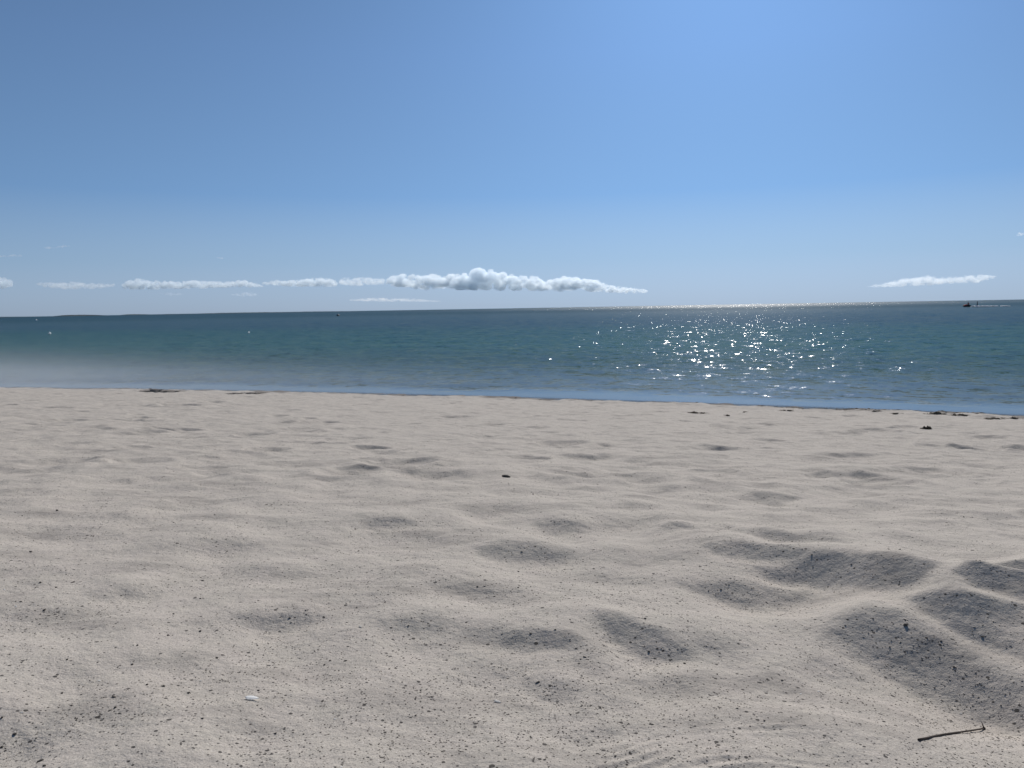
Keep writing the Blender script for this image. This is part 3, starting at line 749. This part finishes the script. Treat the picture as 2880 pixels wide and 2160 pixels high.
def shell(px, py, wpx, hpx, label, rot=0, grp='white shell chips on the sand'):
    P = sand_at(px, py); u = math.sqrt(P.x ** 2 + P.y ** 2 + (CAM_H - P.z) ** 2) / F_PX
    a = wpx * u / 2; b_ = a * .42; bm = bmesh.new(); rows = []
    for i in range(9):                                            # a curved, tapering flake with thickness
        t = -1 + i / 4; hw = b_ * max(.12, (1 - t * t) ** .5) * (1 - .25 * t)
        rows.append([bm.verts.new((t * a, k * hw, a * .07 * (1 - k * k) + a * .04 * (1 - t * t) + random.uniform(-1, 1) * a * .015)) for k in (-1, -.5, 0, .5, 1)])
    for p_, q_ in zip(rows, rows[1:]):
        for j in range(4): bm.faces.new((p_[j], q_[j], q_[j + 1], p_[j + 1]))
    bmesh.ops.solidify(bm, geom=bm.faces[:], thickness=a * .08)
    bmesh.ops.recalc_face_normals(bm, faces=bm.faces)
    o = from_bm('shell_chip', bm, M_SHELL); o.location = P + Vector((0, 0, a * .22)); o.rotation_euler = (R(9), R(3), rot)
    return tag(o, label, 'shell chip', grp)
shell(709, 1968, 36, 8, 'longest white shell chip on the speckled near sand', -.15)
shell(1399, 1975, 22, 8, 'cream shell chip on the near sand below the middle hollows', -.5)
shell(1014, 1765, 15, 8, 'short white shell chip beside a row of dark crumbs', -.8)
shell(2653, 2066, 9, 7, 'bright white chip just behind the twig', .3)
shell(2702, 2008, 9, 6, 'white chip on the shaded slope above the twig', .1)
for (a, b_, wp) in ((2302,1946,7),(2330,1942,6),(2252,1953,7),(1673,1883,5),(1830,1886,6),(943,2024,8),(62,2006,8),(13,1660,7),(548,2036,7),(750,1716,6),(280,1916,8),(45,1706,7),(1585,1352,5),(2585,1665,5),(2270,1360,4),(1728,1497,4),(565,1916,6),(960,2158,7),(1905,2056,6)):
    shell(a, b_, wp, 5, 'tiny glinting white shell fleck on the pale dry sand', random.uniform(-1, 1), 'tiny white shell flecks')

def tube(bm, pts, rads, seg=10):
    prev = None
    for i, (p, r) in enumerate(zip(pts, rads)):
        d = (pts[min(i + 1, len(pts) - 1)] - pts[max(i - 1, 0)]).normalized()
        s = d.cross(Vector((0, 0, 1))).normalized(); t = s.cross(d)
        cur = [bm.verts.new(p + (s * math.cos(k * 2 * math.pi / seg) + t * math.sin(k * 2 * math.pi / seg)) * r * (1 + random.uniform(-.1, .1))) for k in range(seg)]
        if prev:
            for k in range(seg): bm.faces.new((prev[k], prev[(k + 1) % seg], cur[(k + 1) % seg], cur[k]))
        else: bm.faces.new(cur[::-1])
        prev = cur
    bm.faces.new(prev)
tA, tB = sand_at(2584, 2084), sand_at(2768, 2052)
root = bpy.data.objects.new('twig', None); C.objects.link(root); root.location = tA
tag(root, 'thin brown twig with a knobbed end lying on the near sand', 'twig')
L = tB - tA; ul = min(L.length, .075)
bm = bmesh.new()
pts = [L * t + Vector((0, ul * .012 * math.sin(t * 7), ul * (.010 + .02 * math.sin(t * 3.1)))) for t in np.linspace(0, 1, 16)]
_rs = max(float(sand_z(np.array([tA.x + p_.x]), np.array([tA.y + p_.y]))[0]) - tA.z + ul * .012 - p_.z for p_ in pts)
for i_, p_ in enumerate(pts): p_.z += max(_rs, 0) * math.sin(math.pi * min(max(i_ / 15, .12), .88)) ** .5
tube(bm, pts, [ul * (.020 - .004 * t + (.006 if t < .06 else 0)) for t in np.linspace(0, 1, 16)])
from_bm('stem', bm, M_TWIG, root)
bm = bmesh.new(); e = pts[-1]
lump(bm, e, (ul * .03, ul * .03, ul * .035), 1, 3)
tube(bm, [e, e + Vector((-.01, .02, .05)) * ul * 1.2, e + Vector((-.02, .05, .10)) * ul * 1.2], [ul * .016, ul * .011, ul * .006])
tube(bm, [e, e + Vector((.015, -.03, -.03)) * ul * 1.2, e + Vector((.02, -.06, -.05)) * ul * 1.2], [ul * .016, ul * .011, ul * .007])
from_bm('knot', bm, M_TWIG, root)

# ------------------------------------------------------------------ things out on the water
def buoy(px, py, wpx, label, mat, cat='buoy', name='mooring_buoy', tall=1.0, grp='small white buoys on the sea'):
    P = on_sea(px, py); r = wpx * P.length / F_PX / 2
    bm = bmesh.new(); prof = [(.02, -.5), (.7, -.35), (1, .1), (.95, .5), (.7, .95), (.28, 1.2), (.22, 1.45), (.02, 1.5)]; prev = None
    for (rr_, zz) in prof:
        cur = [bm.verts.new((r * rr_ * math.cos(k * .3927), r * rr_ * math.sin(k * .3927), r * zz * tall)) for k in range(16)]
        if prev:
            for k in range(16): bm.faces.new((prev[k], prev[(k + 1) % 16], cur[(k + 1) % 16], cur[k]))
        prev = cur
    o = from_bm(name, bm, mat); o.location = P
    return tag(o, label, cat, grp)
buoy(140, 939, 6, 'white mooring buoy on the sea below the dark flat-topped island', M_WHITE)
buoy(102, 901, 4, 'smaller white buoy nearest the left horizon', M_WHITE)
buoy(700, 936, 4.5, 'white buoy below the puffy cloud, on the teal water', M_WHITE)
buoy(951, 888.5, 9, 'dark buoy close to the horizon, left of centre', M_NAVY, tall=.75, grp=None)

JP = on_sea(2720, 863); ju = JP.length / F_PX
jet = bpy.data.objects.new('jet_ski', None); C.objects.link(jet); jet.location = JP + Vector((0, 0, -.08)); jet.rotation_euler = (R(4), 0, R(36))
tag(jet, 'small red and black jet ski speeding left ahead of a white wake', 'jet ski')
def loft(secs):
    bm = bmesh.new(); prev = None
    for sec in secs:
        cur = [bm.verts.new(p) for p in sec]
        if prev:
            n = len(cur)
            for k in range(n): bm.faces.new((prev[k], prev[(k + 1) % n], cur[(k + 1) % n], cur[k]))
        else: bm.faces.new(cur[::-1])
        prev = cur
    bm.faces.new(prev); bmesh.ops.recalc_face_normals(bm, faces=bm.faces); return bm
SZ = .80
def sec(yy, w_, zb, zt): return [(SZ * a, SZ * yy, SZ * b_) for a, b_ in ((-w_, zt * .6), (-w_ * .7, zb), (0, zb - .08), (w_ * .7, zb), (w_, zt * .6), (w_ * .75, zt), (0, zt * 1.05), (-w_ * .75, zt))]
from_bm('hull', loft([sec(-1.2, .5, .0, .38), sec(-.5, .58, -.05, .42), (sec(.3, .56, -.05, .46)), sec(.9, .38, .05, .5), sec(1.35, .08, .3, .52)]), M_BLACK, jet)
from_bm('hood', loft([sec(.05, .28, .45, .72), sec(.35, .34, .42, .84), sec(.7, .26, .42, .72), sec(1.15, .08, .44, .56)]), M_RED, jet)
from_bm('seat', loft([sec(-1.0, .2, .38, .62), sec(-.6, .22, .38, .72), sec(-.1, .18, .4, .66), sec(.08, .16, .42, .66)]), M_BLACK, jet)
bm = bmesh.new(); tube(bm, [Vector((-.36, .12, .92)) * SZ, Vector((0, .26, .95)) * SZ, Vector((.36, .12, .92)) * SZ], [.03 * SZ] * 3, 8)
tube(bm, [Vector((0, .40, .74)) * SZ, Vector((0, .26, .95)) * SZ], [.05 * SZ] * 2, 8); from_bm('handlebar', bm, M_BLACK, jet)

def skin_body(joints, edges, radii, mat, name, parent=None):
    me_ = bpy.data.meshes.new(name); me_.from_pydata([Vector(j) * SZ for j in joints], edges, [])
    o = bpy.data.objects.new('tmp', me_); C.objects.link(o); o.modifiers.new('s', 'SKIN')
    for v, r_ in zip(me_.skin_vertices[0].data, radii): v.radius = (r_ * SZ, r_ * SZ)
    me_.skin_vertices[0].data[0].use_root = True
    sb = o.modifiers.new('u', 'SUBSURF'); sb.levels = sb.render_levels = 2
    ev = o.evaluated_get(bpy.context.evaluated_depsgraph_get()); nm = bpy.data.meshes.new_from_object(ev)
    bpy.data.objects.remove(o); nm.name = name; nm.materials.clear()
    return link(name, nm, mat, parent)
J = [(0,-.45,.82),(0,-.38,1.05),(0,-.24,1.30),(0,-.14,1.44),(0,-.10,1.52),(0,-.08,1.66),
     (.19,-.24,1.30),(.30,-.08,1.10),(.30,.11,.95),(-.19,-.24,1.30),(-.30,-.08,1.10),(-.30,.11,.95),
     (.13,-.42,.80),(.30,.0,.78),(.30,-.12,.44),(.30,.04,.42),(-.13,-.42,.80),(-.30,.0,.78),(-.30,-.12,.44),(-.30,.04,.42)]
E = [(0,1),(1,2),(2,3),(3,4),(4,5),(2,6),(6,7),(7,8),(2,9),(9,10),(10,11),(0,12),(12,13),(13,14),(14,15),(0,16),(16,17),(17,18),(18,19)]
Rd = [.15,.14,.15,.065,.085,.09,.075,.05,.035,.075,.05,.035,.11,.08,.055,.045,.11,.08,.055,.045]
rider = skin_body(J, E, Rd, M_SUIT, 'person'); rider.matrix_world = Matrix.Translation(jet.location) @ jet.rotation_euler.to_matrix().to_4x4()
tag(rider, 'person in a red vest leaning forward on the jet ski', 'person')
skin_body([(0,-.43,.86),(0,-.38,1.05),(0,-.26,1.29)], [(0,1),(1,2)], [.18,.185,.19], M_REDVEST, 'life_vest', rider)
skin_body([(0,-.10,1.62),(0,-.115,1.68)], [(0,1)], [.10,.095], M_BLACK, 'hair', rider)

SP = on_sea(2748, 862.5); bm = bmesh.new(); hh = 12.5 * SP.length / F_PX; rr0 = 1.3 * SP.length / F_PX
tube(bm, [Vector((0, 0, -.3)), Vector((0, 0, .02)), Vector((.01, 0, hh * .25)), Vector((.02, 0, hh * .3)), Vector((.05, 0, hh))], [rr0 * 1.4, rr0 * 1.4, rr0 * 1.4, rr0 * .8, rr0 * .55])
o = from_bm('spar_buoy', bm, M_NAVY); o.location = SP
tag(o, 'thin dark upright spar buoy at the start of the white wake', 'buoy')

# wake: broken ridges of foam lying on the water behind the jet ski
A, B = on_sea(2738, 864.0), on_sea(2842, 862.2); bm = bmesh.new(); rd = random.Random(4)
for i in range(60):
    t = rd.random() ** 1.1; p = A.lerp(B, t)
    rx = rd.uniform(.15, .42); lump(bm, (p.x, p.y + rd.uniform(-.8, .8), .10), (rx, rx * rd.uniform(.6, 1.2), rd.uniform(.12, .26) * (1 - .4 * t)), 1, i)
tag(from_bm('foam', bm, M_FOAM), 'white wake foam trailing right behind the jet ski', kind='stuff')

# ------------------------------------------------------------------ sea mist along the left of the shore
def mist():
    bm = bmesh.new(); bmesh.ops.create_cube(bm, size=1)
    b = N('sea_mist'); co = b.n('TexCoord').outputs['Object']
    sp = b.n('SeparateXYZ', {0: co})
    # box is turned along the shore: x along it (left end -0.5), y out to sea, z up
    ex = b.ramp(b.math('ADD', sp.outputs[0], .5), [(.0, (1, 1, 1)), (.32, (.8, .8, .8)), (.45, (.40, .40, .40)), (.60, (.17, .17, .17)), (1, (.10, .10, .10))])
    ez = b.math('POWER', b.math('SUBTRACT', .5, sp.outputs[2], clamp=True), 2.6)
    ey = b.ramp(b.math('ADD', sp.outputs[1], .5), [(0, (0, 0, 0)), (.3, (1, 1, 1)), (.6, (.6, .6, .6)), (1, (0, 0, 0))])
    nz = b.ramp(b.noise(co, 3.0, 3, .55), [(.3, (.5, .5, .5)), (.7, (1, 1, 1))])
    d = b.math('MULTIPLY', b.math('MULTIPLY', ex, ez), b.math('MULTIPLY', ey, nz))
    v = b.n('VolumePrincipled', {'Color': col(.93, .95, 1), 'Density': b.math('MULTIPLY', d, .21), 'Anisotropy': .3})
    b.put(b.out.inputs['Volume'], v)
    o = from_bm('mist', bm, b.m, smooth=False)
    c = _A + _t * 8.0 + _n * .8; o.location = (c.x, c.y, .72); o.scale = (44, 7, 1.4); o.rotation_euler = (0, 0, math.atan2(_t.y, _t.x))
    tag(o, 'low white sea mist drifting along the left of the shore', kind='stuff')
mist()
